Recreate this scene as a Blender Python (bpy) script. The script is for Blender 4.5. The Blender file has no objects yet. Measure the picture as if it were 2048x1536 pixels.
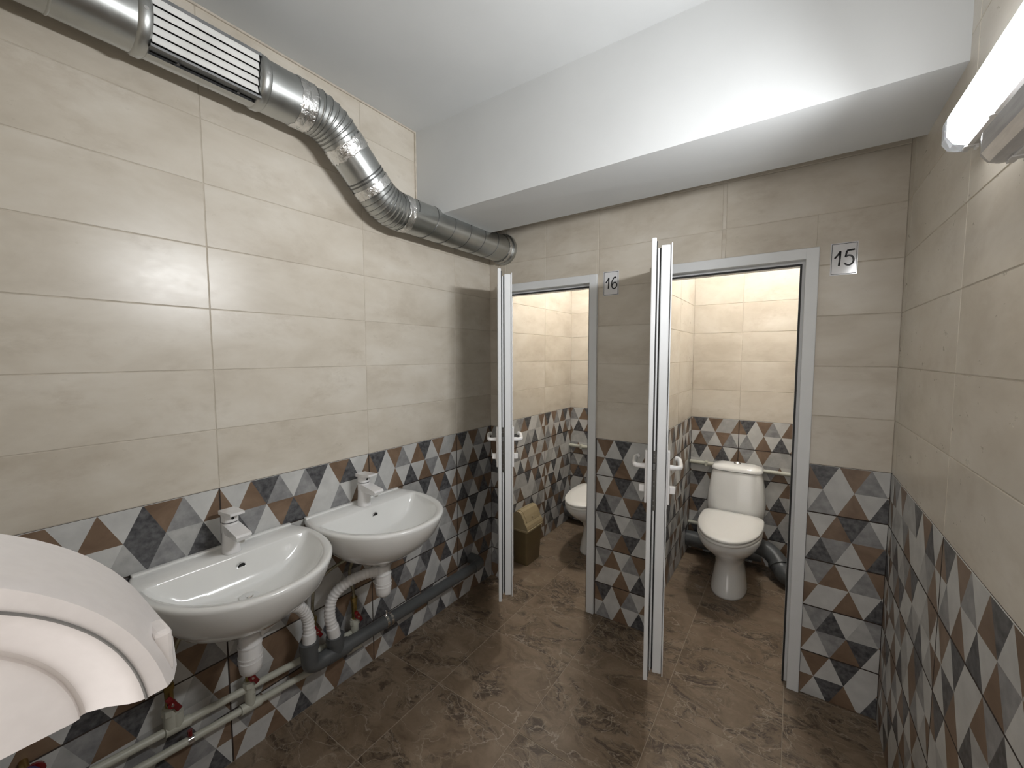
import bpy, bmesh, math, random
from mathutils import Vector, Matrix
random.seed(7)
S = bpy.context.scene
COL = S.collection
PI = math.pi

# ------------------------------------------------------------------ camera
cam_d = bpy.data.cameras.new('camera'); cam = bpy.data.objects.new('camera', cam_d); COL.objects.link(cam)
S.camera = cam
CAM = Vector((1.5857, -2.0602, 1.4339)); YAW, PITCH, ROLL = -0.6036, -0.0688, -0.002
fw = Vector((math.sin(YAW)*math.cos(PITCH), math.cos(YAW)*math.cos(PITCH), math.sin(PITCH)))
rt = Vector((math.cos(YAW), -math.sin(YAW), 0)); up = rt.cross(fw)
rt2 = rt*math.cos(ROLL)+up*math.sin(ROLL); up2 = up*math.cos(ROLL)-rt*math.sin(ROLL)
m = Matrix((rt2, up2, -fw)).transposed().to_4x4(); m.translation = CAM
cam.matrix_world = m
cam_d.sensor_fit = 'HORIZONTAL'; cam_d.sensor_width = 36; cam_d.lens = 36*818.47/2048
cam_d.clip_start = 0.01; cam_d.clip_end = 50

# ------------------------------------------------------------------ world, exposure
W_ = bpy.data.worlds.new('world'); S.world = W_; W_.use_nodes = True
W_.node_tree.nodes['Background'].inputs['Color'].default_value = (1.0, 0.95, 0.9, 1)
W_.node_tree.nodes['Background'].inputs['Strength'].default_value = 0.56
S.view_settings.view_transform = 'Standard'; S.view_settings.look = 'None'
S.view_settings.gamma = 1; S.view_settings.use_curve_mapping = False
S.view_settings.exposure = 1.5
LAMP_STRENGTH = 7.5
LAMP_WATTS = 3.25
STALL_STRENGTH = 54.0

# room dimensions (metres)
RX = 1.903           # right wall
YR = 1.14            # rear wall of the stalls
YF = -2.07           # inner face of the wall with the entrance
HC = 2.535           # ceiling
Z0 = -0.0108         # height of the tile courses' origin
CH = 0.2             # course height
TW = 0.5906          # tile pitch
DROPX = 1.122        # entrance jamb

# ------------------------------------------------------------------ helpers
def tag(o, label=None, cat=None, group=None, kind=None):
    if label: o['label'] = label
    if cat: o['category'] = cat
    if group: o['group'] = group
    if kind: o['kind'] = kind
    return o

def empty(name, loc=(0, 0, 0), rz=0, parent=None):
    o = bpy.data.objects.new(name, None); COL.objects.link(o)
    o.location = loc; o.rotation_euler = (0, 0, rz); o.empty_display_size = 0.05
    if parent: o.parent = parent
    return o

def mesh(name, vf, mats, parent=None, smooth=False, loc=None, angle=None):
    v, f = vf[0], vf[1]
    me = bpy.data.meshes.new(name); me.from_pydata([tuple(p) for p in v], [], f)
    if not isinstance(mats, (list, tuple)): mats = [mats]
    for mm in mats: me.materials.append(mm)
    if len(vf) > 2:
        for p, i in zip(me.polygons, vf[2]): p.material_index = i
    bm = bmesh.new(); bm.from_mesh(me)
    bmesh.ops.remove_doubles(bm, verts=bm.verts, dist=1e-6)
    bmesh.ops.recalc_face_normals(bm, faces=bm.faces); bm.to_mesh(me); bm.free()
    if smooth:
        for p in me.polygons: p.use_smooth = True
        if angle:
            try: me.set_sharp_from_angle(angle=math.radians(angle))
            except Exception: pass
    o = bpy.data.objects.new(name, me); COL.objects.link(o)
    if parent: o.parent = parent
    if loc: o.location = loc
    return o

def join(*parts):
    V, F = [], []
    for p in parts:
        n = len(V); V += list(p[0]); F += [tuple(i+n for i in f) for f in p[1]]
    return V, F

def xf(vf, M):
    return [M @ Vector(p) for p in vf[0]], vf[1]

def box(x0, x1, y0, y1, z0, z1):
    v = [(x, y, z) for z in (z0, z1) for y in (y0, y1) for x in (x0, x1)]
    return v, [(0, 2, 3, 1), (4, 5, 7, 6), (0, 1, 5, 4), (2, 6, 7, 3), (0, 4, 6, 2), (1, 3, 7, 5)]

def bbox(x0, x1, y0, y1, z0, z1, b=0.003):
    """box with chamfered edges"""
    bm = bmesh.new(); v, f = box(x0, x1, y0, y1, z0, z1)
    vs = [bm.verts.new(p) for p in v]
    for q in f: bm.faces.new([vs[i] for i in q])
    bmesh.ops.recalc_face_normals(bm, faces=bm.faces)
    bmesh.ops.bevel(bm, geom=list(bm.edges), offset=b, segments=2, profile=0.5, affect='EDGES')
    bm.verts.index_update()
    r = ([p.co.copy() for p in bm.verts], [tuple(x.index for x in q.verts) for q in bm.faces]); bm.free()
    return r

def loft(rings, cap0=True, cap1=True, closed=True):
    n = len(rings[0]); V = [Vector(p) for r in rings for p in r]; F = []
    for i in range(len(rings)-1):
        for j in range(n if closed else n-1):
            k = (j+1) % n
            F.append((i*n+j, i*n+k, (i+1)*n+k, (i+1)*n+j))
    if cap0: F.append(tuple(range(n-1, -1, -1)))
    if cap1: F.append(tuple((len(rings)-1)*n+j for j in range(n)))
    return V, F

def smooth_path(pts, per=8):
    """Catmull-Rom through the points"""
    P = [Vector(p) for p in pts]; out = []
    for i in range(len(P)-1):
        a = P[i-1] if i else P[i]*2-P[i+1]; b, c = P[i], P[i+1]; d = P[i+2] if i+2 < len(P) else c*2-b
        for k in range(per):
            t = k/per
            out.append(0.5*((2*b)+(c-a)*t+(2*a-5*b+4*c-d)*t*t+(3*b-a-3*c+d)*t**3))
    out.append(P[-1]); return out

def tube(path, r, seg=16, cap=True):
    P = [Vector(p) for p in path]; n = len(P)
    R = r if isinstance(r, (list, tuple)) else [r]*n
    t = [(P[min(i+1, n-1)]-P[max(i-1, 0)]).normalized() for i in range(n)]
    a = Vector((0, 0, 1)) if abs(t[0].z) < 0.9 else Vector((1, 0, 0))
    u = (a-t[0]*a.dot(t[0])).normalized(); rings = []
    for i in range(n):
        u = (u-t[i]*u.dot(t[i])).normalized(); w = t[i].cross(u)
        rings.append([P[i]+(u*math.cos(2*PI*k/seg)+w*math.sin(2*PI*k/seg))*R[i] for k in range(seg)])
    return loft(rings, cap, cap)

def lathe(prof, seg=24, axis='z', c=(0, 0, 0)):
    rings = []
    for r, h in prof:
        ring = []
        for k in range(seg):
            a = 2*PI*k/seg; p = (r*math.cos(a), r*math.sin(a), h)
            if axis == 'x': p = (h, r*math.cos(a), r*math.sin(a))
            if axis == 'y': p = (r*math.sin(a), h, r*math.cos(a))
            ring.append(Vector(p)+Vector(c))
        rings.append(ring)
    return loft(rings)

def prism(poly, a, b, axis='y'):
    """extrude a 2D polygon from a to b along an axis; poly is (x,z) for y, (y,z) for x, (x,y) for z"""
    def pt(p, h):
        return {'y': (p[0], h, p[1]), 'x': (h, p[0], p[1]), 'z': (p[0], p[1], h)}[axis]
    return loft([[pt(p, a) for p in poly], [pt(p, b) for p in poly]])

# ------------------------------------------------------------------ materials
def nd(nt, t, **kw):
    n = nt.nodes.new(t)
    for k, v in kw.items():
        if k.startswith('i_'): n.inputs[k[2:].replace('_', ' ')].default_value = v
        else: setattr(n, k, v)
    return n

def base_mat(name, col, rough=0.5, metal=0.0, coat=0.0, spec=0.5):
    mm = bpy.data.materials.new(name); mm.use_nodes = True
    b = mm.node_tree.nodes['Principled BSDF']
    b.inputs['Base Color'].default_value = (*col, 1); b.inputs['Roughness'].default_value = rough
    b.inputs['Metallic'].default_value = metal; b.inputs['Coat Weight'].default_value = coat
    b.inputs['Coat Roughness'].default_value = 0.08; b.inputs['Specular IOR Level'].default_value = spec
    return mm

def coords(nt, scale=(1, 1, 1), rnd=True):
    tc = nd(nt, 'ShaderNodeTexCoord'); mp = nd(nt, 'ShaderNodeMapping'); mp.inputs['Scale'].default_value = scale
    nt.links.new(tc.outputs['Object'], mp.inputs['Vector'])
    if not rnd: return mp.outputs['Vector']
    oi = nd(nt, 'ShaderNodeObjectInfo'); mu = nd(nt, 'ShaderNodeMath', operation='MULTIPLY'); mu.inputs[1].default_value = 37.0
    nt.links.new(oi.outputs['Random'], mu.inputs[0])
    ad = nd(nt, 'ShaderNodeVectorMath', operation='ADD')
    nt.links.new(mp.outputs['Vector'], ad.inputs[0]); nt.links.new(mu.outputs[0], ad.inputs[1])
    return ad.outputs['Vector']

def ramp(nt, fac, stops):
    r = nd(nt, 'ShaderNodeValToRGB'); e = r.color_ramp.elements
    while len(e) < len(stops): e.new(0.5)
    for x, (p, c) in zip(e, stops): x.position = p; x.color = (*c, 1) if len(c) == 3 else c
    nt.links.new(fac, r.inputs['Fac']); return r.outputs['Color']

def noise(nt, vec, scale, detail=4, rough=0.55, dist=0.0):
    n = nd(nt, 'ShaderNodeTexNoise'); n.inputs['Scale'].default_value = scale; n.inputs['Detail'].default_value = detail
    n.inputs['Roughness'].default_value = rough; n.inputs['Distortion'].default_value = dist
    nt.links.new(vec, n.inputs['Vector']); return n.outputs['Fac']

def mixc(nt, fac, a, b, mode='MIX'):
    x = nd(nt, 'ShaderNodeMix', data_type='RGBA', blend_type=mode)
    for s, v in ((0, fac), (6, a), (7, b)):
        if hasattr(v, 'links'): nt.links.new(v, x.inputs[s])
        else: x.inputs[s].default_value = v if s == 0 else (*v, 1)
    return x.outputs[2]

def bump(nt, bsdf, h, strength, dist=0.002):
    b = nd(nt, 'ShaderNodeBump'); b.inputs['Strength'].default_value = strength; b.inputs['Distance'].default_value = dist
    nt.links.new(h, b.inputs['Height']); nt.links.new(b.outputs['Normal'], bsdf.inputs['Normal'])

def mottled(name, c0, c1, scale, rough=0.5, metal=0.0, detail=4, stretch=(1, 1, 1), bmp=0.0, lo=0.35, hi=0.65, coat=0.0, rnd=True):
    mm = base_mat(name, c0, rough, metal, coat); nt = mm.node_tree; b = nt.nodes['Principled BSDF']
    v = coords(nt, stretch, rnd); n = noise(nt, v, scale, detail)
    nt.links.new(ramp(nt, n, [(lo, c0), (hi, c1)]), b.inputs['Base Color'])
    if bmp: bump(nt, b, n, bmp)
    return mm

def beige_mat():
    mm = base_mat('beige_tile', (0.6, 0.54, 0.46), 0.3, 0, 0, 0.45); nt = mm.node_tree; b = nt.nodes['Principled BSDF']
    v = coords(nt, (0.8, 1.5, 1)); n1 = noise(nt, v, 4.0, 5, 0.6, 0.3); n2 = noise(nt, v, 24, 5, 0.7, 0.2); n3 = noise(nt, v, 5.5, 4, 0.6, 0.4); n4 = noise(nt, v, 2.3, 2)
    c = ramp(nt, n1, [(0.3, (0.53, 0.475, 0.395)), (0.5, (0.62, 0.567, 0.485)), (0.72, (0.69, 0.645, 0.57))])
    sp = ramp(nt, n2, [(0.38, (0, 0, 0)), (0.74, (1, 1, 1))]); pa = ramp(nt, n3, [(0.50, (0, 0, 0)), (0.68, (1, 1, 1))])
    c2 = mixc(nt, n4, (0.38, 0.345, 0.275), (0.46, 0.365, 0.28))
    mu = nd(nt, 'ShaderNodeMath', operation='MULTIPLY'); nt.links.new(sp, mu.inputs[0]); nt.links.new(pa, mu.inputs[1])
    mu2 = nd(nt, 'ShaderNodeMath', operation='MULTIPLY'); mu2.inputs[1].default_value = 0.52; nt.links.new(mu.outputs[0], mu2.inputs[0])
    nt.links.new(mixc(nt, mu2.outputs[0], c, c2), b.inputs['Base Color'])
    nt.links.new(ramp(nt, n2, [(0.3, (0.27,)*3), (0.75, (0.32,)*3)]), b.inputs['Roughness'])
    return mm

def wood_mat():
    mm = base_mat('wood_print', (0.25, 0.15, 0.09), 0.38); nt = mm.node_tree; b = nt.nodes['Principled BSDF']
    v = coords(nt, (1, 1, 12)); n = noise(nt, v, 9, 6, 0.6, 0.6)
    nt.links.new(ramp(nt, n, [(0.3, (0.145, 0.092, 0.058)), (0.55, (0.21, 0.14, 0.093)), (0.75, (0.27, 0.19, 0.13))]), b.inputs['Base Color'])
    return mm

def marble_mat():
    mm = base_mat('brown_marble_tile', (0.2, 0.15, 0.11), 0.42, 0, 0, 0.4); nt = mm.node_tree; b = nt.nodes['Principled BSDF']
    v = coords(nt, (1, 1.35, 1))
    w = nd(nt, 'ShaderNodeTexNoise'); w.inputs['Scale'].default_value = 4.5; w.inputs['Detail'].default_value = 5
    nt.links.new(v, w.inputs['Vector'])
    sc = nd(nt, 'ShaderNodeVectorMath', operation='SCALE'); sc.inputs['Scale'].default_value = 0.34
    nt.links.new(w.outputs['Color'], sc.inputs[0])
    wv = nd(nt, 'ShaderNodeVectorMath', operation='ADD'); nt.links.new(v, wv.inputs[0]); nt.links.new(sc.outputs[0], wv.inputs[1])
    n1 = noise(nt, wv.outputs[0], 6, 8, 0.62, 0.4)
    c = ramp(nt, n1, [(0.28, (0.115, 0.079, 0.050)), (0.45, (0.196, 0.142, 0.095)), (0.62, (0.250, 0.188, 0.131)), (0.8, (0.36, 0.286, 0.21))])
    # dark broken nests between smooth brown patches
    n2 = noise(nt, wv.outputs[0], 4.2, 7, 0.68, 0.8)
    n2b = noise(nt, wv.outputs[0], 22, 6, 0.72, 0.6)
    mu = nd(nt, 'ShaderNodeMath', operation='MULTIPLY')
    nt.links.new(ramp(nt, n2, [(0.47, (0, 0, 0)), (0.58, (0.85,)*3)]), mu.inputs[0]); nt.links.new(ramp(nt, n2b, [(0.44, (0, 0, 0)), (0.56, (1, 1, 1))]), mu.inputs[1])
    c = mixc(nt, mu.outputs[0], c, (0.052, 0.036, 0.025))
    # thin pale veins on cell edges, broken up
    vo = nd(nt, 'ShaderNodeTexVoronoi', feature='DISTANCE_TO_EDGE'); vo.inputs['Scale'].default_value = 5.5
    nt.links.new(wv.outputs[0], vo.inputs['Vector'])
    ve = ramp(nt, vo.outputs['Distance'], [(0.0, (1, 1, 1)), (0.018, (0, 0, 0))])
    mk = ramp(nt, noise(nt, v, 7, 3), [(0.42, (0, 0, 0)), (0.62, (1, 1, 1))])
    mv = nd(nt, 'ShaderNodeMath', operation='MULTIPLY'); nt.links.new(ve, mv.inputs[0]); nt.links.new(mk, mv.inputs[1])
    mv2 = nd(nt, 'ShaderNodeMath', operation='MULTIPLY'); mv2.inputs[1].default_value = 0.75; nt.links.new(mv.outputs[0], mv2.inputs[0])
    c = mixc(nt, mv2.outputs[0], c, (0.42, 0.36, 0.29))
    vo2 = nd(nt, 'ShaderNodeTexVoronoi', feature='DISTANCE_TO_EDGE'); vo2.inputs['Scale'].default_value = 15
    nt.links.new(wv.outputs[0], vo2.inputs['Vector'])
    mv3 = nd(nt, 'ShaderNodeMath', operation='MULTIPLY')
    nt.links.new(ramp(nt, vo2.outputs['Distance'], [(0.0, (0.7,)*3), (0.035, (0, 0, 0))]), mv3.inputs[0])
    nt.links.new(ramp(nt, n2, [(0.45, (0, 0, 0)), (0.6, (1, 1, 1))]), mv3.inputs[1])
    c = mixc(nt, mv3.outputs[0], c, (0.38, 0.32, 0.25))
    nt.links.new(c, b.inputs['Base Color'])
    return mm

def metal_mat(name, c0, c1, r0, r1, scale, bmp=0.0, bs=40, stretch=(1, 1, 1)):
    mm = base_mat(name, c0, r0, 1.0); nt = mm.node_tree; b = nt.nodes['Principled BSDF']
    v = coords(nt, stretch, False); n = noise(nt, v, scale, 5)
    nt.links.new(ramp(nt, n, [(0.3, c0), (0.7, c1)]), b.inputs['Base Color'])
    nt.links.new(ramp(nt, n, [(0.3, (r0,)*3), (0.7, (r1,)*3)]), b.inputs['Roughness'])
    if bmp: bump(nt, b, noise(nt, v, bs, 4, 0.6, 1.0), bmp, 0.004)
    return mm

def emit_mat(name, col, s):
    mm = bpy.data.materials.new(name); mm.use_nodes = True
    b = mm.node_tree.nodes['Principled BSDF']; b.inputs['Base Color'].default_value = (0.9, 0.9, 0.9, 1)
    b.inputs['Emission Color'].default_value = (*col, 1); b.inputs['Emission Strength'].default_value = s
    return mm

def clear_mat(name, col, alpha, rough):
    mm = base_mat(name, col, rough); b = mm.node_tree.nodes['Principled BSDF']
    b.inputs['Transmission Weight'].default_value = alpha; b.inputs['IOR'].default_value = 1.45
    return mm

M = {}
M['beige'] = beige_mat()
M['grout'] = mottled('beige_grout', (0.50, 0.45, 0.38), (0.60, 0.545, 0.465), 30, 0.85, rnd=False)
M['dark_grout'] = mottled('dark_grout', (0.035, 0.026, 0.022), (0.06, 0.045, 0.038), 40, 0.9, rnd=False)
M['floor_grout'] = mottled('floor_grout', (0.30, 0.25, 0.19), (0.38, 0.32, 0.25), 40, 0.9, rnd=False)
M['mW'] = mottled('pale_concrete_print', (0.50, 0.50, 0.49), (0.60, 0.60, 0.585), 14, 0.36)
M['mL'] = mottled('light_grey_print', (0.36, 0.36, 0.355), (0.47, 0.47, 0.46), 22, 0.36, detail=7)
M['mG'] = mottled('grey_concrete_print', (0.215, 0.215, 0.22), (0.33, 0.33, 0.33), 30, 0.36, detail=8)
M['mD'] = mottled('dark_stone_print', (0.045, 0.045, 0.05), (0.135, 0.135, 0.14), 55, 0.36, detail=8)
M['mB'] = wood_mat()
M['marble'] = marble_mat()
M['paint'] = mottled('white_ceiling_paint', (0.63, 0.645, 0.65), (0.66, 0.675, 0.68), 3, 0.7, rnd=False)
M['cer'] = mottled('white_ceramic', (0.82, 0.825, 0.81), (0.84, 0.845, 0.83), 5, 0.12, coat=0.6, rnd=False)
M['seat'] = mottled('white_seat_plastic', (0.80, 0.79, 0.76), (0.82, 0.81, 0.78), 5, 0.3, rnd=False)
M['tap'] = mottled('white_tap_enamel', (0.80, 0.79, 0.79), (0.82, 0.81, 0.81), 5, 0.2, coat=0.4, rnd=False)
M['pvc'] = mottled('white_pvc', (0.71, 0.725, 0.735), (0.74, 0.755, 0.765), 8, 0.32, rnd=False)
M['panel'] = mottled('grey_door_panel', (0.36, 0.38, 0.36), (0.40, 0.42, 0.40), 6, 0.35, rnd=False)
M['gasket'] = mottled('black_gasket', (0.015, 0.015, 0.016), (0.03, 0.03, 0.03), 20, 0.6, rnd=False)
M['lock'] = metal_mat('dark_lock_steel', (0.07, 0.07, 0.065), (0.12, 0.115, 0.105), 0.35, 0.5, 30)
M['plast'] = mottled('white_pipe_plastic', (0.74, 0.73, 0.72), (0.78, 0.77, 0.76), 10, 0.35, rnd=False)
M['disp'] = mottled('white_dispenser_plastic', (0.79, 0.755, 0.75), (0.82, 0.785, 0.78), 90, 0.38, rnd=False)
M['dispdark'] = mottled('dispenser_groove', (0.16, 0.155, 0.15), (0.2, 0.195, 0.19), 20, 0.6, rnd=False)
M['grey'] = mottled('grey_drain_plastic', (0.075, 0.08, 0.082), (0.10, 0.105, 0.108), 10, 0.38, rnd=False)
M['pp'] = mottled('pale_grey_green_pipe', (0.47, 0.47, 0.40), (0.53, 0.53, 0.46), 12, 0.42, rnd=False)
M['duct'] = metal_mat('galvanised_steel', (0.40, 0.415, 0.41), (0.52, 0.53, 0.52), 0.27, 0.42, 7)
M['foil'] = metal_mat('crumpled_foil_tape', (0.68, 0.68, 0.67), (0.80, 0.80, 0.79), 0.16, 0.3, 12, 1.0, 55)
M['seam'] = metal_mat('dark_seam_steel', (0.13, 0.135, 0.135), (0.2, 0.2, 0.2), 0.4, 0.55, 20)
M['slat'] = mottled('white_grille_metal', (0.80, 0.80, 0.78), (0.88, 0.88, 0.86), 15, 0.4, rnd=False)
M['chrome'] = metal_mat('chrome', (0.75, 0.75, 0.75), (0.8, 0.8, 0.8), 0.06, 0.12, 10)
M['brass'] = metal_mat('brass', (0.36, 0.27, 0.10), (0.48, 0.37, 0.15), 0.3, 0.45, 20)
M['braid'] = metal_mat('braided_hose', (0.30, 0.28, 0.20), (0.5, 0.47, 0.36), 0.35, 0.5, 60, 0.6, 220)
M['red'] = mottled('red_handle', (0.13, 0.006, 0.008), (0.17, 0.009, 0.011), 15, 0.22, coat=0.5, rnd=False)
M['blue'] = mottled('blue_handle', (0.03, 0.02, 0.10), (0.05, 0.03, 0.14), 15, 0.3, rnd=False)
M['bin'] = mottled('olive_bin_plastic', (0.155, 0.115, 0.055), (0.18, 0.135, 0.068), 6, 0.4, rnd=False)
M['lid'] = mottled('tan_lid_plastic', (0.33, 0.265, 0.155), (0.37, 0.30, 0.18), 6, 0.35, rnd=False)
M['paper'] = mottled('laminated_paper', (0.72, 0.72, 0.74), (0.75, 0.75, 0.77), 5, 0.12, coat=0.7, rnd=False)
M['ink'] = mottled('black_ink', (0.008, 0.008, 0.012), (0.014, 0.014, 0.018), 9, 0.25, rnd=False)
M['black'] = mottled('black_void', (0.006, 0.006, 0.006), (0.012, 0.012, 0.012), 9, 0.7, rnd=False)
M['lit'] = emit_mat('lit_diffuser', (0.97, 0.985, 1.0), LAMP_STRENGTH)
M['lit_side'] = emit_mat('lit_diffuser_side', (0.97, 0.985, 1.0), LAMP_STRENGTH*.9)
M['lit_end'] = emit_mat('lit_diffuser_end', (0.9, 0.95, 1.0), LAMP_STRENGTH*.05)
M['warm'] = emit_mat('lit_stall_globe', (1.0, 0.98, 0.945), STALL_STRENGTH)
M['clear'] = clear_mat('clear_acrylic', (0.9, 0.92, 0.95), 0.85, 0.12)
M['dim'] = mottled('unlit_diffuser', (0.46, 0.46, 0.47), (0.60, 0.60, 0.61), 9, 0.2, coat=0.5, stretch=(6, 1, 6), rnd=False)
M['housing'] = mottled('grey_lamp_housing', (0.62, 0.62, 0.62), (0.68, 0.68, 0.68), 9, 0.4, rnd=False)

# ------------------------------------------------------------------ tiles
MOS = ['mW', 'mL', 'mG', 'mD', 'mB']; KEY = dict(W=0, L=1, G=2, D=3, B=4)
#            top down (6)  top up (7)  bottom down (7)  bottom up (6)
VAR = {1: ('WDWDBW', 'BBGGWDB', 'WGBBWWW', 'DWDWGB'),
       2: ('DBWDBL', 'BWGBWLB', 'WWWWGBW', 'GBDBWG'),
       3: ('GWBWDW', 'WBGLBGW', 'BWWLBWB', 'WBDWGL'),
       4: ('GWGDWB', 'WDLBWLW', 'BGDWLWB', 'WBWGDL'),
       5: ('BDWGWL', 'WWWBDGW', 'BDWLWBB', 'WBDWGW'),
       6: ('DBWWBW', 'BWBBDGB', 'WLBWDLW', 'WBGLGD'),
       7: ('GBLDBW', 'BWLLWDB', 'WLGWWGW', 'LWBWLB')}

def clip_poly(poly, u0, u1, v0, v1):
    for ax, val, sgn in ((0, u0, 1), (0, u1, -1), (1, v0, 1), (1, v1, -1)):
        out = []
        for i in range(len(poly)):
            a, b = poly[i-1], poly[i]; da, db = (a[ax]-val)*sgn, (b[ax]-val)*sgn
            if da >= 0: 
                if not out or out[-1] != a: out.append(a)
            if (da > 0) != (db > 0) and abs(da-db) > 1e-12:
                t = da/(da-db); out.append((a[0]+(b[0]-a[0])*t, a[1]+(b[1]-a[1])*t))
        poly = out
        if len(poly) < 3: return []
    q = []
    for p in poly:
        if not q or (abs(p[0]-q[-1][0]) > 1e-7 or abs(p[1]-q[-1][1]) > 1e-7): q.append(p)
    if len(q) > 1 and abs(q[0][0]-q[-1][0]) < 1e-7 and abs(q[0][1]-q[-1][1]) < 1e-7: q.pop()
    return q if len(q) >= 3 else []

def mosaic_polys(var, w, h):
    td, tu, bd, bu = VAR[var]; s = w/6; P = []
    for k in range(6):
        P.append(([(k*s, h), ((k+.5)*s, h/2), ((k+1)*s, h)], td[k]))
        P.append(([(k*s, 0), ((k+1)*s, 0), ((k+.5)*s, h/2)], bu[k]))
    for k in range(7):
        P.append(([(k*s, h), ((k-.5)*s, h/2), ((k+.5)*s, h/2)], tu[k]))
        P.append(([(k*s, 0), ((k+.5)*s, h/2), ((k-.5)*s, h/2)], bd[k]))
    return P

T_BACK, CHAM = 0.004, 0.0011     # depth of a tile behind its face, chamfer

def subtract(r, hole):
    u0, u1, v0, v1 = r; a, b, c, d = hole
    if a >= u1 or b <= u0 or c >= v1 or d <= v0: return [r]
    out = []
    if a > u0: out.append((u0, a, v0, v1))
    if b < u1: out.append((b, u1, v0, v1))
    uu0, uu1 = max(u0, a), min(u1, b)
    if c > v0: out.append((uu0, uu1, v0, c))
    if d < v1: out.append((uu0, uu1, d, v1))
    return out

_cache = {}
def tile_mesh(rects, polys, mats, key, full, top_light=False):
    """rects in tile-centred (u,v); one chamfered slab per rect, faces clipped from coloured polygons"""
    if full and key in _cache: return _cache[key]
    V, F, MI = [], [], []
    def add(pts, mi):
        n = len(V); V.extend(pts); F.append(tuple(range(n, n+len(pts)))); MI.append(mi)
    for (u0, u1, v0, v1) in rects:
        a, b, c, d = u0+CHAM, u1-CHAM, v0+CHAM, v1-CHAM
        if b-a < 0.002 or d-c < 0.002: continue
        for poly, mi in polys:
            q = clip_poly(poly, a, b, c, d)
            if q: add([(x, y, 0) for x, y in q], mi)
        ci = len(mats)-1
        A = [(a, c, 0), (b, c, 0), (b, d, 0), (a, d, 0)]
        B = [(u0, v0, -CHAM), (u1, v0, -CHAM), (u1, v1, -CHAM), (u0, v1, -CHAM)]
        Cc = [(x, y, -T_BACK) for x, y, _ in B]
        for i in range(4):
            j = (i+1) % 4
            cc_ = 0 if (top_light and i == 2) else ci; add([A[i], B[i], B[j], A[j]], cc_); add([B[i], Cc[i], Cc[j], B[j]], cc_)
    if not F: return None
    me = bpy.data.meshes.new('tile'); me.from_pydata(V, [], F)
    for mm in mats: me.materials.append(mm)
    for p, i in zip(me.polygons, MI): p.material_index = i
    bm = bmesh.new(); bm.from_mesh(me)
    for f in bm.faces:
        if abs(f.normal.z) > 0.9 and f.normal.z < 0: f.normal_flip()
    bm.to_mesh(me); bm.free()
    if full: _cache[key] = me
    return me

def tile_wall(parent, origin, ud, vd, u0, u1, v0, v1, ujoint, holes=(), vars_=None, mosaic_top=0.9892, ujoint_m=None, gap=0.0014, rowvar=None, jit=True):
    """tile a rectangle: origin + u*ud + v*vd, courses every CH from Z0"""
    O, U, Vv = Vector(origin), Vector(ud), Vector(vd); N = U.cross(Vv)
    R3 = Matrix((U, Vv, N)).transposed()
    r0 = int(math.floor((v0-Z0)/CH+1e-6)); r1 = int(math.ceil((v1-Z0)/CH-1e-6))
    for r in range(r0, r1):
        za, zb = Z0+r*CH, Z0+(r+1)*CH
        mos = zb <= mosaic_top+0.01
        uj = (ujoint_m if (mos and ujoint_m is not None) else ujoint)
        k0 = int(math.floor((u0-uj)/TW+1e-6)); k1 = int(math.ceil((u1-uj)/TW-1e-6))
        for k in range(k0, k1):
            ua, ub = uj+k*TW, uj+(k+1)*TW
            cell = (max(ua+gap, u0+0.0006), min(ub-gap, u1-0.0006), max(za+gap, v0), min(zb-gap, v1))
            if cell[1]-cell[0] < 0.006 or cell[3]-cell[2] < 0.006: continue
            rects = [cell]
            for hh in holes: rects = [q for rr in rects for q in subtract(rr, hh)]
            rects = [q for q in rects if q[1]-q[0] > 0.006 and q[3]-q[2] > 0.006]
            if not rects: continue
            cu, cv = (ua+ub)/2, (za+zb)/2
            full = len(rects) == 1 and abs(rects[0][1]-rects[0][0]-(TW-2*gap)) < 1e-5 and abs(rects[0][3]-rects[0][2]-(CH-2*gap)) < 1e-5
            rel = [(a-cu, b-cu, c-cv, d-cv) for a, b, c, d in rects]
            if mos:
                row = int(round((mosaic_top-zb)/CH))
                vv = None
                if rowvar: vv = rowvar(row, k)
                if vv is None: vv = random.choice((1, 2, 3, 4, 5, 6, 7))
                polys = [([(x-TW/2, y-CH/2) for x, y in p], KEY[c]) for p, c in mosaic_polys(vv, TW, CH)]
                me = tile_mesh(rel, polys, [M[q] for q in MOS]+[M['dark_grout']], ('m', vv, row == 0), full, row == 0); nm = 'mosaic_tile'
            else:
                polys = [([(-TW, -CH), (TW, -CH), (TW, CH), (-TW, CH)], 0)]
                me = tile_mesh(rel, polys, [M['beige']], ('b',), full); nm = 'wall_tile'
            if me is None: continue
            o = bpy.data.objects.new(nm, me); COL.objects.link(o); o.parent = parent
            mw = R3.copy()
            if jit and full:
                mw = mw @ Matrix.Rotation(random.uniform(-.0016, .0016), 3, 'X') @ Matrix.Rotation(random.uniform(-.0008, .0008), 3, 'Y')
            mw = mw.to_4x4(); mw.translation = O+U*cu+Vv*cv
            o.matrix_local = mw

JD = 0.0016   # joints lie this deep behind the tile faces

def wall_slab(name, boxes, label, split=0.9892):
    """boxes: list of (x0,x1,y0,y1,z0,z1); lower part dark grout, upper part beige grout"""
    V, F, MI = [], [], []
    for (a, b, c, d, e, f) in boxes:
        for (zz0, zz1, mi) in ((e, min(f, split), 1), (max(e, split), f, 0)):
            if zz1-zz0 < 1e-4: continue
            v, q = box(a, b, c, d, zz0, zz1); n = len(V)
            V += v; F += [tuple(i+n for i in w) for w in q]; MI += [mi]*6
    o = mesh(name, (V, F, MI), [M['grout'], M['dark_grout']])
    tag(o, label, 'wall', kind='structure'); return o

WT = 0.12
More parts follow.
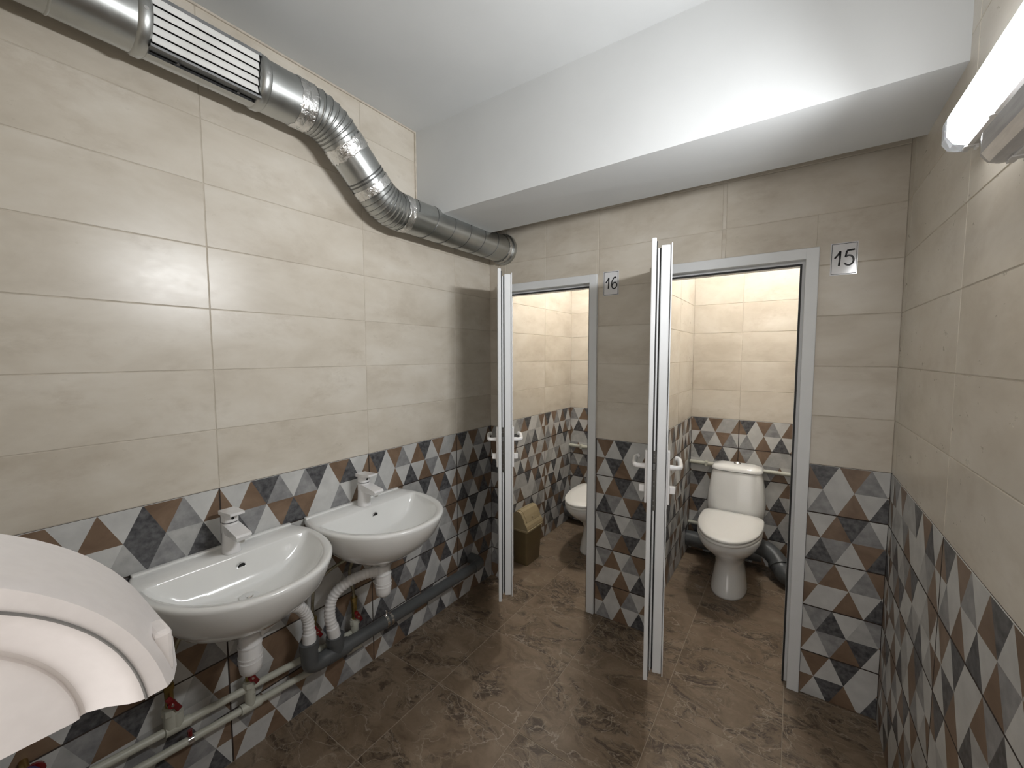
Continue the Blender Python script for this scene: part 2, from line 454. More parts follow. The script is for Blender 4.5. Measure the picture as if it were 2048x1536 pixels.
# left wall (whole length), right wall, rear wall, stall front, partition, entrance wall
WL = wall_slab('wall_left', [(-WT, -JD, YF-0.25, YR+WT, 0, HC)], 'beige and triangle-pattern tiled left wall behind the washbasins')
WRt = wall_slab('wall_right', [(RX+JD, RX+WT, YF-0.25, YR+WT, 0, HC)], 'beige and triangle-pattern tiled right wall below the lamps')
WB = wall_slab('wall_back', [(-JD, RX+JD, YR+JD, YR+WT, 0, HC)], 'tiled rear wall of the toilet stalls behind the cisterns')
D1 = (0.062, 0.717)      # outer frame edges of the doors
D2 = (0.997, 1.652)
DT = 1.862
SF = 0.10                # thickness of the stall front wall
WS = wall_slab('wall_stalls', [(-JD, D1[0]+.005, JD, SF, 0, DT-.004), (D1[1]-.005, D2[0]+.005, JD, SF, 0, DT-.004), (D2[1]-.005, RX+JD, JD, SF, 0, DT-.004), (-JD, RX+JD, JD, SF, DT-.005, HC)],
                'tiled front wall of the two stalls with the numbered doorways')
PX0, PX1 = 0.885, 0.98
WP = wall_slab('wall_partition', [(PX0+JD, PX1-JD, SF, YR+JD, 0, HC)], 'tiled partition wall between the two toilet stalls')
WF = wall_slab('wall_front', [(-JD, DROPX-JD, YF-0.25, YF-JD, 0, HC), (DROPX-JD, RX+JD, YF-0.25, YF-JD, 2.15, HC)], 'tiled entrance wall behind the camera carrying the dispenser')

def rv_left(row, k):
    t = {(0, -2): 3, (0, -1): 6, (0, 0): 1, (0, 1): 2, (0, 2): 2, (1, 1): 7, (1, 0): 5, (1, -1): 7, (1, 2): 1, (2, 0): 7, (2, 1): 4, (2, 2): 5,
         (3, 0): 6, (3, 1): 1, (4, 1): 4, (4, 0): 3, (3, -1): 4, (4, -1): 6, (2, -1): 2}
    return t.get((row, k))
JA = -1.5056
# left wall, anteroom: u = y, v = z, normal must point +x : U x V = N -> (0,1,0)x(0,0,1) = (1,0,0)
tile_wall(WL, (0, 0, 0), (0, 1, 0), (0, 0, 1), YF, 0.0, 0.0, HC, JA, rowvar=rv_left)
tile_wall(WL, (0, 0, 0), (0, 1, 0), (0, 0, 1), SF, YR, 0.0, HC, 0.69, rowvar=lambda r, k: (2, 7, 5, 1, 4)[(r+k) % 5])
# stall front: facing -y : U=(1,0,0), V=z -> N = (0,-1,0)
dh = ((D1[0]+.01, D1[1]-.01, -1, DT-.01), (D2[0]+.01, D2[1]-.01, -1, DT-.01))
duct_hole = (0.0, 0.19, 1.99, 2.19)
tile_wall(WS, (0, 0, 0), (1, 0, 0), (0, 0, 1), 0.0, 0.40, 0.0, HC, 0.124, holes=dh[:1], rowvar=lambda r, k: (2, 1, 7, 3, 5)[r])
tile_wall(WS, (0, 0, 0), (1, 0, 0), (0, 0, 1), 0.40, 1.30, 0.0, HC, 0.720, holes=dh, rowvar=lambda r, k: (5, 1, 4, 3, 2)[r])
tile_wall(WS, (0, 0, 0), (1, 0, 0), (0, 0, 1), 1.30, RX, 0.0, HC, 1.315, holes=dh[1:], ujoint_m=1.651, rowvar=lambda r, k: (2, 1, 3, 4, 5)[r])
# right wall: facing -x : U=(0,-1,0), V=z -> N = (-1,0,0)
tile_wall(WRt, (RX, 0, 0), (0, -1, 0), (0, 0, 1), 0.0, -YF+0.25, 0.0, HC, 0.655, rowvar=lambda r, k: (2, 4, 1, 5, 3, 7, 6)[(r*3+k*2) % 7])
tile_wall(WRt, (RX, 0, 0), (0, -1, 0), (0, 0, 1), -YR, -SF, 0.0, HC, 0.3, rowvar=lambda r, k: (2, 7, 5, 1, 4)[r % 5])
# rear wall of the stalls
tile_wall(WB, (0, YR, 0), (1, 0, 0), (0, 0, 1), 0.0, PX0, 0.0, HC, 0.42, rowvar=lambda r, k: (2, 7, 1, 5, 4)[r % 5])
tile_wall(WB, (0, YR, 0), (1, 0, 0), (0, 0, 1), PX1, RX, 0.0, HC, 1.287, rowvar=lambda r, k: (2, 7, 5, 3, 2)[r % 5] if k >= 0 else (2, 7, 1, 4, 2)[r % 5])
# partition
tile_wall(WP, (PX1, 0, 0), (0, 1, 0), (0, 0, 1), SF, YR, 0.0, HC, 0.71, rowvar=lambda r, k: (2, 6, 5, 3, 7)[(r+k) % 5])
tile_wall(WP, (PX0, 0, 0), (0, -1, 0), (0, 0, 1), -YR, -SF, 0.0, HC, -0.6)
# entrance wall (faces +y) and its jamb (faces +x)
tile_wall(WF, (0, YF, 0), (-1, 0, 0), (0, 0, 1), -DROPX, 0.0, 0.0, HC, -0.5)
tile_wall(WF, (DROPX, 0, 0), (0, 1, 0), (0, 0, 1), YF-0.25, YF, 0.0, 2.15, YF-0.3)

# floor
FL = mesh('floor', box(-WT, RX+WT, YF-0.6, YR+WT, -0.12, -0.0012), M['floor_grout']); tag(FL, 'brown marble-look tiled floor', 'floor', kind='structure')
FP = 0.415
full_me = None
for i in range(-2, 6):
    for j in range(-4, 6):
        a, b, c, d = 0.355+i*FP+.0012, 0.355+(i+1)*FP-.0012, -0.84+j*FP+.0012, -0.84+(j+1)*FP-.0012
        r = (max(a, 0.0), min(b, RX), max(c, YF-0.55), min(d, YR))
        if r[1]-r[0] < .01 or r[3]-r[2] < .01: continue
        cu, cv = (a+b)/2, (c+d)/2
        full = r == (a, b, c, d)
        rel = (r[0]-cu, r[1]-cu, r[2]-cv, r[3]-cv)
        me = tile_mesh([rel], [([(-1, -1), (1, -1), (1, 1), (-1, 1)], 0)], [M['marble']], ('f',), full)
        o = bpy.data.objects.new('floor_tile', me); COL.objects.link(o); o.parent = FL; o.location = (cu, cv, 0)
# ceiling and beam
CE = mesh('ceiling', box(-WT, RX+WT, YF-0.6, YR+WT, HC, HC+0.1), M['paint']); tag(CE, 'white painted ceiling', 'ceiling', kind='structure')
bv = [(0, -.6, 2.110), (RX, -.6, 2.132), (RX, -.225, 2.122), (0, -.225, 2.110), (0, -.6, HC), (RX, -.6, HC), (RX, -.225, HC), (0, -.225, HC)]
BE = mesh('ceiling_beam', (bv, [(0, 1, 2, 3), (4, 7, 6, 5), (0, 4, 5, 1), (1, 5, 6, 2), (2, 6, 7, 3), (3, 7, 4, 0)]), M['paint'])
tag(BE, 'white boxed ceiling beam spanning above the stall doors', 'beam', kind='structure')
# pale edging strip where tiles meet ceiling and beam on the left wall
TR = mesh('trim_1', join(box(0.0, 0.006, YF, -0.606, HC-0.007, HC), box(0.0, 0.007, -0.608, -0.6, 2.1, HC)), M['grout'])
tag(TR, 'thin pale edging strip along the ceiling above the duct', 'trim', kind='structure')

# ------------------------------------------------------------------ doors
def door(n, x0, x1, ang, label):
    root = empty(f'door_{n}', (x0, 0, 0)); tag(root, label, 'door', kind='structure')
    w = x1-x0; fwid = 0.043
    # frame: face profile on the anteroom side plus a rebate
    def fr(off, ya, yb, ww):
        a = off; return join(bbox(a, a+ww, ya, yb, 0.0, DT-off, .0025), bbox(w-a-ww, w-a, ya, yb, 0.0, DT-off, .0025), bbox(a+ww-.002, w-a-ww+.002, ya, yb, DT-off-ww, DT-off, .0025))
    f = mesh('frame', fr(0.0, -0.014, 0.03, fwid), M['pvc'], root)
    mesh('rebate', fr(0.012, 0.03, 0.075, 0.05), M['pvc'], f)
    g = 0.062
    mesh('gasket', join(box(g-.008, g-.0005, .024, .0305, 0, DT-g), box(w-g+.0005, w-g+.008, .024, .0305, 0, DT-g), box(g-.008, w-g+.008, .024, .0305, DT-g, DT-g+.008)), M['gasket'], f)
    # leaf (local: hinge at origin, leaf along +x, outer side -y)
    lf = empty('leaf_origin', (0.028, -0.016, 0), 0)
    LW = 0.578; zb, zt = 0.212, 1.845
    lm = Matrix.Translation((0.028, -0.014, 0)) @ Matrix.Rotation(-ang, 4, 'Z')
    bpy.data.objects.remove(lf)
    def P(name, vf, mat, par, **kw):
        return mesh(name, xf(vf, lm), mat, par, **kw)
    st = 0.085
    def framebox(a0, a1, z0, z1, ya, yb, s, bv=.003):
        return join(bbox(a0, a0+s, ya, yb, z0, z1, bv), bbox(a1-s, a1, ya, yb, z0, z1, bv), bbox(a0+s-.002, a1-s+.002, ya, yb, z0, z0+s, bv), bbox(a0+s-.002, a1-s+.002, ya, yb, z1-s, z1, bv))
    leaf = P('leaf', join(framebox(0, LW, zb, zt, -0.020, -0.004, st), framebox(.022, LW-.022, zb+.022, zt-.022, 0.012, 0.044, st-.022)), M['pvc'], root)
    P('core_profile', join(framebox(.028, LW-.034, zb+.03, zt-.034, -.005, .013, .05), framebox(.024, LW-.027, zb+.024, zt-.030, .001, .0065, .05, .001), framebox(.017, LW-.017, zb+.017, zt-.017, .0455, .0495, st-.017, .001)), M['pvc'], leaf)
    P('edge_gasket', join(box(LW-.03, LW-.012, -.0045, -.0005, zb+.01, zt-.01), box(LW-.0345, LW-.030, .0075, .0125, zb+.03, zt-.03)), M['gasket'], leaf)
    P('lower_panel', box(st-.004, LW-st+.004, .006, .020, zb+st-.004, 0.72), M['panel'], leaf)
    P('upper_panel', box(st-.004, LW-st+.004, .006, .020, 0.80, zt-st+.004), M['panel'], leaf)
    P('middle_rail', bbox(st-.002, LW-st+.002, -.016, .040, 0.715, 0.805), M['pvc'], leaf)
    lk = P('lock_plate', bbox(LW-.0275, LW-.0235, -.004, .0118, .862, 1.085, .0015), M['lock'], leaf)
    P('latch', bbox(LW-.026, LW-.016, -.002, .009, 1.015, 1.04, .002), M['seam'], leaf)
    sc = [lathe([(0.0005, .0), (.0028, .0), (.0028, .0012), (.0005, .0012)], 10, 'x', (LW-.0238, .004, z)) for z in (.88, .90, .955, .97, 1.06, 1.072)]
    P('lock_screws', join(*sc), M['seam'], leaf)
    for side, ys, name in ((-1, -0.020, 'handle'), (1, 0.0495, 'handle')):
        y1 = ys+side*0.009
        hp = P(name, bbox(LW-.062, LW-.030, min(ys, y1), max(ys, y1), .885, 1.085, .003), M['tap'], leaf)
        yl = ys+side*.042
        lev = smooth_path([(LW-.046, ys+side*.006, 1.022), (LW-.046, ys+side*.028, 1.022), (LW-.052, yl, 1.022), (LW-.075, ys+side*.047, 1.022), (LW-.12, ys+side*.048, 1.024), (LW-.155, ys+side*.046, 1.028), (LW-.164, ys+side*.034, 1.03)], 5)
        P('lever', tube(lev, [.0105]*4+[.0095]*(len(lev)-4), 12), M['tap'], hp, smooth=True)
        P('thumb_turn', bbox(LW-.056, LW-.036, min(y1, y1+side*.020), max(y1, y1+side*.020), .925, .952, .003), M['tap'], hp)
    for z in (.32, 1.70):
        P('hinge', lathe([(.001, 0), (.008, 0), (.008, .09), (.001, .09)], 12, 'z', (-.006, -.008, z)), M['pvc'], leaf, smooth=True, angle=40)
    return root

door(1, D1[0], D1[1], math.radians(53.2), 'white door standing ajar at stall sixteen beside the bin')
door(2, D2[0], D2[1], math.radians(74.6), 'white door standing open at stall fifteen, seen edge-on')

# number signs
def stroke(pts, r=.0040, per=6, smooth=True):
    p = smooth_path(pts, per) if smooth else [Vector(q) for q in pts]
    return tube(p, r, 8)
def sign(x0, digit, label):
    z0, z1 = 1.748, 1.865; w = 0.077
    root = empty('number_sign', (x0, 0, z0)); tag(root, label, 'sign', 'door number signs')
    h = z1-z0
    mesh('sheet', box(-.003, w+.003, -.0022, -.0002, -.003, h+.003), M['paper'], root)
    b = .0019
    mesh('border', join(box(0, w, -.0027, -.002, 0, b), box(0, w, -.0027, -.002, h-b, h), box(0, b, -.0027, -.002, 0, h), box(w-b, w, -.0027, -.002, 0, h)), M['ink'], root)
    y = -.0015
    one = join(stroke([(.010, y, .062), (.020, y, .075), (.027, y, .088)], smooth=False), stroke([(.027, y, .088), (.026, y, .060), (.024, y, .032)], smooth=False))
    def flat(vf): return [Vector((p[0], y+(p[1]-y)*.35, p[2])) for p in vf[0]], vf[1]
    if digit == 6:
        d = stroke([(.066, y, .082), (.062, y, .088), (.055, y, .086), (.045, y, .070), (.042, y, .050), (.048, y, .034), (.058, y, .031), (.068, y, .040), (.069, y, .052), (.061, y, .061), (.051, y, .058), (.044, y, .046)])
    else:
        d = join(stroke([(.070, y, .090), (.047, y, .088)], smooth=False), stroke([(.047, y, .088), (.043, y, .064)], smooth=False),
                 stroke([(.043, y, .064), (.050, y, .069), (.060, y, .067), (.067, y, .056), (.066, y, .042), (.057, y, .033), (.048, y, .034), (.040, y, .041)]))
    mesh('digit', flat(one), M['ink'], root, smooth=True); mesh('digit', flat(d), M['ink'], root, smooth=True)
sign(0.751, 6, 'white card reading 16 on the wall between the stall doors')
sign(1.690, 5, 'white card reading 15 right of the wider open doorway')

# ------------------------------------------------------------------ ventilation duct
DU = empty('ventilation_duct', (0.09, -1.1, 2.2)); tag(DU, 'galvanised round ventilation duct with grille running along the left wall', 'duct')
DU_OFF = Vector((0.09, -1.1, 2.2)); DR = 0.079; AX = 0.112
def dpart(name, vf, mat, par=None, **kw):
    if par is None: v = [Vector(p)-DU_OFF for p in vf[0]]; return mesh(name, (v, vf[1]), mat, DU, **kw)
    v = [Vector(p)-DU_OFF for p in vf[0]]; return mesh(name, (v, vf[1]), mat, par, **kw)
zu, zl = 2.3215, 2.073
k = 0.947; y1 = -1.0514-(zu-2.2358)/k; y2 = -1.0514+(2.2358-zl)/k
d_m = Vector((0, 1, -k)).normalized()
T = 0.075
A1 = Vector((AX, y1-T, zu)); B1 = Vector((AX, y1, zu)); C1 = B1+d_m*T
A2 = Vector((AX, y2, zl))-d_m*T; B2 = Vector((AX, y2, zl)); C2 = Vector((AX, y2+T, zl))
def bez(a, b, c, n): return [a*(1-t)**2+b*2*t*(1-t)+c*t*t for t in [i/n for i in range(n+1)]]
def ribbed(pts, r, ribs, amp):
    """gored elbow: radius steps along the path"""
    n = len(pts); R = []
    for i in range(n):
        ph = (i/(n-1)*ribs) % 1.0; R.append(r+amp*(1 if ph < .22 else 0.0)-amp*.5*ph)
    return tube(pts, R, 32)
dpart('straight_section', tube([(AX, YF-.02, zu), (AX, -1.666, zu)], DR, 36), M['duct'], smooth=True, angle=40)
dpart('straight_section', tube([(AX, -1.395, zu), A1+Vector((0, .01, 0))], DR, 36), M['duct'], smooth=True, angle=40)
dpart('elbow', ribbed(bez(A1, B1, C1, 36), DR, 6, .0022), M['duct'], smooth=True, angle=12)
dpart('straight_section', tube([C1-d_m*.005, A2+d_m*.005], DR-.001, 36), M['duct'], smooth=True, angle=40)
dpart('elbow', ribbed(bez(A2, B2, C2, 48), DR, 9, .0026), M['duct'], smooth=True, angle=12)
low = dpart('straight_section', tube([C2-Vector((0, .005, 0)), (AX, .05, zl)], DR-.001, 36), M['duct'], smooth=True, angle=40)
# spiral seams
def ring(c, d, r, th=.0022, wd=.004):
    c, d = Vector(c), Vector(d).normalized()
    return tube([c-d*wd, c-d*wd*.5, c+d*wd*.5, c+d*wd], [r-.002, r+th, r+th, r-.002], 36)
def spiral(ya, yb, z, pitch, r, th=.0016):
    n = int(abs(yb-ya)/pitch*40); pts = []
    for i in range(n+1):
        t = i/n; a = 2*PI*(yb-ya)*t/pitch
        pts.append(Vector((AX+r*math.cos(a), ya+(yb-ya)*t, z+r*math.sin(a))))
    return tube(pts, th, 5)
for (aa, bb, c_, nr) in ((A1, B1, C1, 6), (A2, B2, C2, 9)):
    for i in range(nr):
        t = (i+.12)/nr; p = aa*(1-t)**2+bb*2*t*(1-t)+c_*t*t; dd = (bb-aa)*(1-t)+(c_-bb)*t
        dpart('rib_seam', ring(p, dd, DR+.0012, .0016, .0016), M['seam'], smooth=True)
dpart('spiral_seam', spiral(C2.y+.05, .0, zl, .118, DR-.0005), M['seam'])
for yy in (-1.84, -1.25, -1.245): dpart('seam_ring', ring((AX, yy, zu), (0, 1, 0), DR), M['duct'], smooth=True)
for t in (.70, .76): dpart('seam_ring', ring(C1.lerp(A2, t), d_m, DR-.001), M['seam'], smooth=True)
# foil tape bands
def band(c0, c1, r=DR+.0018, jag=.004):
    c0, c1 = Vector(c0), Vector(c1); n = 14; d = (c1-c0).normalized()
    a = Vector((1, 0, 0)); w = d.cross(a); rings = []
    for i in range(n+1):
        rr = []
        for q in range(48):
            an = 2*PI*q/48; t = i/n
            off = (random.uniform(-jag, jag) if i in (0, n) else 0)
            rad = r+random.uniform(-.0008, .0016) if 0 < i < n else r-.001
            rr.append(c0.lerp(c1, t)+d*off+(a*math.cos(an)+w*math.sin(an))*rad)
        rings.append(rr)
    return loft(rings, False, False)
dpart('foil_tape', band((AX, y1-T-.055, zu), A1+Vector((0, .006, 0))), M['foil'], smooth=True)
dpart('foil_tape', band(C1+d_m*.012, C1+d_m*.062), M['foil'], smooth=True)
dpart('foil_tape', band(A2-d_m*.035, A2+d_m*.004), M['foil'], smooth=True)
dpart('foil_tape', band(C2-Vector((0, .004, 0)), C2+Vector((0, .034, 0))), M['foil'], smooth=True)
dpart('foil_tape', band((AX, -.055, zl), (AX, -.022, zl)), M['foil'], smooth=True)
# wall collar
dpart('wall_collar', tube([(AX, -.022, zl), (AX, -.02, zl), (AX, -.001, zl)], [DR+.002, DR+.011, DR+.012], 36), M['duct'], smooth=True, angle=40)
# grille section: round back shell with an opening towards the room, collars, slats
ga, gb = -1.666, -1.395
def shell(ya, yb, r, a0, a1, th=.0015, n=30):
    rings = []
    for yy in (ya, yb):
        o = [Vector((AX+r*math.cos(a0+(a1-a0)*i/n), yy, zu+r*math.sin(a0+(a1-a0)*i/n))) for i in range(n+1)]
        q = [Vector((AX+(r-th)*math.cos(a0+(a1-a0)*i/n), yy, zu+(r-th)*math.sin(a0+(a1-a0)*i/n))) for i in range(n, -1, -1)]
        rings.append(o+q)
    return loft(rings)
gr = dpart('grille_section', shell(ga, gb, DR, math.radians(58), math.radians(360-78)), M['duct'], smooth=True, angle=40)
# face plate of the grille, tangent strips above and below
ac = math.radians(-10)      # grille faces slightly down towards the room
nrm = Vector((math.cos(ac), 0, math.sin(ac))); tan = Vector((-math.sin(ac), 0, math.cos(ac))); cc = Vector((AX, 0, zu))
def gp(n_, t_, y): p = cc+nrm*n_+tan*t_; return Vector((p.x, y, p.z))
def gbox(n0, n1, t0, t1, ya, yb):
    v = [gp(n, t, y) for t in (t0, t1) for y in (ya, yb) for n in (n0, n1)]
    return v, [(0, 2, 3, 1), (4, 5, 7, 6), (0, 1, 5, 4), (2, 6, 7, 3), (0, 4, 6, 2), (1, 3, 7, 5)]
dpart('grille_frame', gbox(.030, .068, -.064, -.058, ga, gb), M['seam'], gr)
dpart('grille_frame', gbox(.030, .060, .058, .066, ga, gb), M['seam'], gr)
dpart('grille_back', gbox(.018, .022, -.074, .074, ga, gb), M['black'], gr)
for i in range(5):
    t = -.042+i*.0225
    v = [gp(.058, t+.0105, ga+.004), gp(.066, t-.0095, ga+.004), gp(.0645, t-.0103, ga+.004), gp(.0565, t+.0097, ga+.004)]
    v2 = [Vector((p.x, gb-.008, p.z)) for p in v]
    dpart('slat', loft([v, v2]), M['slat'], gr)
for yy in (ga-.012, gb+.012):
    dpart('collar', ring((AX, yy, zu), (0, 1, 0), DR+.001, .004, .016), M['duct'], smooth=True)
    s = cc+nrm*(DR+.005)+Vector((0, yy, 0))*1.0; s.y = yy
    dpart('screw', lathe([(.0005, 0), (.005, 0), (.005, .003), (.0005, .003)], 10, 'x', (s.x-.001, yy, s.z+.012)), M['chrome'])
for yy in (-1.60, -1.45):
    dpart('rivet', lathe([(.0005, 0), (.004, 0), (.004, -.003), (.0005, -.003)], 10, 'z', (AX+.03, yy, zu-.074)), M['seam'])

# ------------------------------------------------------------------ lamps
def linear_lamp(name, y0, y1, z0, z1, depth, mat, label, lit):
    zc, hh = (z0+z1)/2, (z1-z0)/2
    root = empty(name, (RX, (y0+y1)/2, zc)); tag(root, label, 'lamp'); L = (y0-y1)/2
    mesh('housing', bbox(-.026, -.0005, -L+.03, L-.03, -hh*.9, hh*.9, .004), M['housing'], root)
    prof = [(-.024, -hh), (-.034, -hh*1.0), (-depth*.82, -hh*.86), (-depth, -hh*.45), (-depth, hh*.45), (-depth*.82, hh*.86), (-.034, hh), (-.024, hh)]
    d = mesh('diffuser', loft([[(x, -L+.055, z) for x, z in prof], [(x, L-.055, z) for x, z in prof]]), [mat, M['lit_side'] if lit else mat, M['lit_end'] if lit else mat], root)
    for p in d.data.polygons:
        if abs(p.normal.z) > .6: p.material_index = 1
        if abs(p.normal.y) > .6: p.material_index = 2
    for sg in (-1, 1):
        a, b = sg*(L-.056), sg*L
        small = [(x*.93-.001, z*.88) for x, z in prof]
        mesh('end_cap', loft([[(x, a, z) for x, z in prof], [(x, (a+b*2)/3, z) for x, z in prof], [(x, b, z) for x, z in small]]), M['clear'] if lit else M['dim'], root)
    mesh('rim', join(bbox(-.030, -.020, -L+.02, L-.02, -hh-.004, -hh+.004, .001), bbox(-.030, -.020, -L+.02, L-.02, hh-.004, hh+.004, .001)), M['housing'], root)
    if lit:      # the LED strip inside throws its light forwards
        ld = bpy.data.lights.new('led_strip', 'AREA'); ld.shape = 'RECTANGLE'; ld.size = 2*L-.2; ld.size_y = hh*1.2
        ld.energy = LAMP_WATTS; ld.color = (0.97, 0.985, 1.0); ld.spread = math.radians(138)
        lo = bpy.data.objects.new('led_strip', ld); COL.objects.link(lo); lo.parent = root
        lo.matrix_local = Matrix.Translation((-depth-.001, 0, 0)) @ Matrix(((0, 0, 1, 0), (1, 0, 0, 0), (0, 1, 0, 0), (0, 0, 0, 1)))
    n = 5
    for i in range(n):
        y = L-.05-i*(2*L-.1)/(n-1)
        mesh('clip', join(bbox(-.034, -.012, y-.008, y+.008, -hh-.006, -hh-.003, .001), bbox(-.017, -.012, y-.008, y+.008, -hh-.011, -hh-.004, .001)), M['housing'], root)
    return root
linear_lamp('wall_lamp', -.70, -1.37, 1.885, 1.972, .062, M['lit'], 'lit white linear wall lamp at upper right', True)
linear_lamp('wall_lamp', -.955, -1.50, 1.766, 1.846, .060, M['dim'], 'unlit grey linear lamp just below the lit one', False)

def stall_lamp(x, label):
    root = empty('ceiling_lamp', (x, .62, HC)); tag(root, label, 'lamp', 'round ceiling lamps in the stalls')
    mesh('lamp_base', lathe([(.001, 0), (.085, 0), (.085, -.02), (.001, -.02)], 24), M['housing'], root, smooth=True, angle=40)
    mesh('globe', lathe([(.001, -.019), (.075, -.019), (.085, -.04), (.07, -.075), (.04, -.092), (.001, -.097)], 20), M['warm'], root, smooth=True)
stall_lamp(0.44, 'round lamp on the ceiling of stall sixteen'); stall_lamp(1.44, 'round lamp on the ceiling of stall fifteen')

# ------------------------------------------------------------------ washbasins
def basin_r(a, c, w, d, xm, sd=0.0, p=2.15):
    """distance from (c,0) to the D outline in direction a"""
    dx, dy = math.cos(a), math.sin(a); lo, hi = 0, 1.0
    def inside(x, y):
        if x < sd: return False
        if x <= xm: 
            t = (x-sd)/(xm-sd) if xm > sd else 1
            ww = w*(0.90+0.10*math.sin(min(1, t)*PI/2)); return abs(y) < ww
        return ((x-xm)/(d-xm))**p+(abs(y)/w)**p < 1
    for _ in range(40):
        mid = (lo+hi)/2
        if inside(c+dx*mid, dy*mid): lo = mid
        else: hi = mid
    return lo
def basin_ring(w, d, xm, sd, z, n=120, c=0.2, p=2.15, zf=None):
    out = []
    for i in range(n):
        a = 2*PI*i/n; r = basin_r(a, c, w, d, xm, sd, p); x, y = c+math.cos(a)*r, math.sin(a)*r
        out.append(Vector((x, y, zf(x, y) if zf else z)))
    return out
def washbasin(yc, label):
    zr = .790
    root = empty('washbasin', (0.001, yc, zr)); tag(root, label, 'sink', 'white washbasins on the left wall')
    W, D = .257, .445
    R = [basin_ring(.075, .27, .2, .08, -.185), basin_ring(.12, .31, .2, .05, -.172), basin_ring(.185, .36, .18, .02, -.135), basin_ring(.228, .408, .16, .005, -.085), basin_ring(.248, .434, .14, 0, -.040),
         basin_ring(W, D, .13, 0, -.014), basin_ring(W, D+.001, .13, 0, -.005), basin_ring(W-.004, D-.003, .13, .003, -.0005), basin_ring(W-.010, D-.009, .13, .006, .0),
         basin_ring(W-.022, D-.022, .118, .112, -.001, p=2.1), basin_ring(W-.026, D-.027, .121, .115, -.006, p=2.1), basin_ring(W-.036, D-.040, .128, .122, -.030, p=2.1),
         basin_ring(W-.066, D-.075, .145, .136, -.066, p=2.1), basin_ring(W-.115, D-.125, .17, .150, -.093), basin_ring(.07, .27, .2, .165, -.105), basin_ring(.024, .228, .2, .180, -.110)]
    b = mesh('basin', loft(R), M['cer'], root, smooth=True)
    # raised back lip
    mesh('back_lip', bbox(.0, .020, -W*.9+.001, W*.9-.001, -.006, .0055, .003), M['cer'], b, smooth=True, angle=50)
    mesh('drain', join(tube([(.205, 0, -.112), (.205, 0, -.105)], .027, 24), tube([(.205, 0, -.106), (.205, 0, -.1025)], [.012, .010], 16)), M['chrome'], root, smooth=True, angle=40)
    # overflow opening on the rear slope
    ov = lathe([(.0005, 0), (.012, 0), (.012, .003), (.0005, .003)], 20, 'x')
    tilt = Matrix.Translation((.1235, 0.012, -.036)) @ Matrix.Rotation(math.radians(14), 4, 'Y')
    mesh('overflow_hole', xf(ov, tilt), M['black'], root, smooth=True, angle=40)
    rg = lathe([(.0115, .001), (.0135, .001), (.0135, .0045), (.0115, .0045)], 20, 'x')
    mesh('overflow_ring', (xf(rg, tilt)[0], rg[1][:-2]), M['chrome'], root, smooth=True, angle=40)
    return root
washbasin(-1.512, 'nearer white washbasin, partly hidden by the dispenser')
washbasin(-0.995, 'farther white washbasin, nearer the stall door')

def faucet(yc, label):
    root = empty('faucet', (.072, yc, .7905)); tag(root, label, 'faucet', 'white single-lever faucets')
    def rr(hx, hy, z, cx=0, n=28, p=2.6):
        o = []
        for i in range(n):
            a = 2*PI*i/n; ca, sa = math.cos(a), math.sin(a)
            o.append((cx+hx*math.copysign(abs(ca)**(2/p), ca), hy*math.copysign(abs(sa)**(2/p), sa), z))
        return o
    mesh('body', loft([rr(.029, .026, 0), rr(.028, .0255, .004), rr(.0245, .0235, .04), rr(.0225, .0225, .075), rr(.0235, .023, .095), rr(.0235, .023, .100)]), M['tap'], root, smooth=True, angle=45)
    # flat wedge spout reaching forward and down
    sp = [[(-.012, s*.0225, .099) for s in (-1, 1)]+[(-.012, s*.022, .066) for s in (1, -1)],
          [(.03, s*.0225, .094) for s in (-1, 1)]+[(.03, s*.020, .064) for s in (1, -1)],
          [(.098, s*.023, .082) for s in (-1, 1)]+[(.090, s*.017, .060) for s in (1, -1)],
          [(.104, s*.0225, .076) for s in (-1, 1)]+[(.094, s*.016, .062) for s in (1, -1)]]
    mesh('spout', loft(sp), M['tap'], root)
    mesh('aerator', lathe([(.001, 0), (.011, 0), (.011, .008), (.001, .008)], 18, 'z', (.080, 0, .053)), M['chrome'], root, smooth=True, angle=40)
    mesh('neck_ring', lathe([(.001, 0), (.021, 0), (.021, .005), (.001, .005)], 24, 'z', (0, 0, .0995)), M['seam'], root, smooth=True, angle=40)
    lev = [rr(.0235, .023, .104), rr(.024, .0235, .122), rr(.0245, .0235, .130)]
    lv = mesh('lever', join(loft(lev), loft([[(-.024, -.0235, .126), (-.024, .0235, .126), (-.024, .0235, .139), (-.024, -.0235, .139)],
                                        [(.02, -.0245, .128), (.02, .0245, .128), (.02, .0245, .141), (.02, -.0245, .141)],
                                        [(.062, -.021, .136), (.062, .021, .136), (.062, .021, .144), (.062, -.021, .144)]])), M['tap'], root)
    mesh('cold_hot_dot', lathe([(.0005, 0), (.0045, 0), (.0045, .001), (.0005, .001)], 12, 'x', (.0238, 0, .117)), M['black'], lv)
faucet(-1.506, 'white lever faucet on the nearer washbasin')
faucet(-0.995, 'white lever faucet on the farther washbasin')

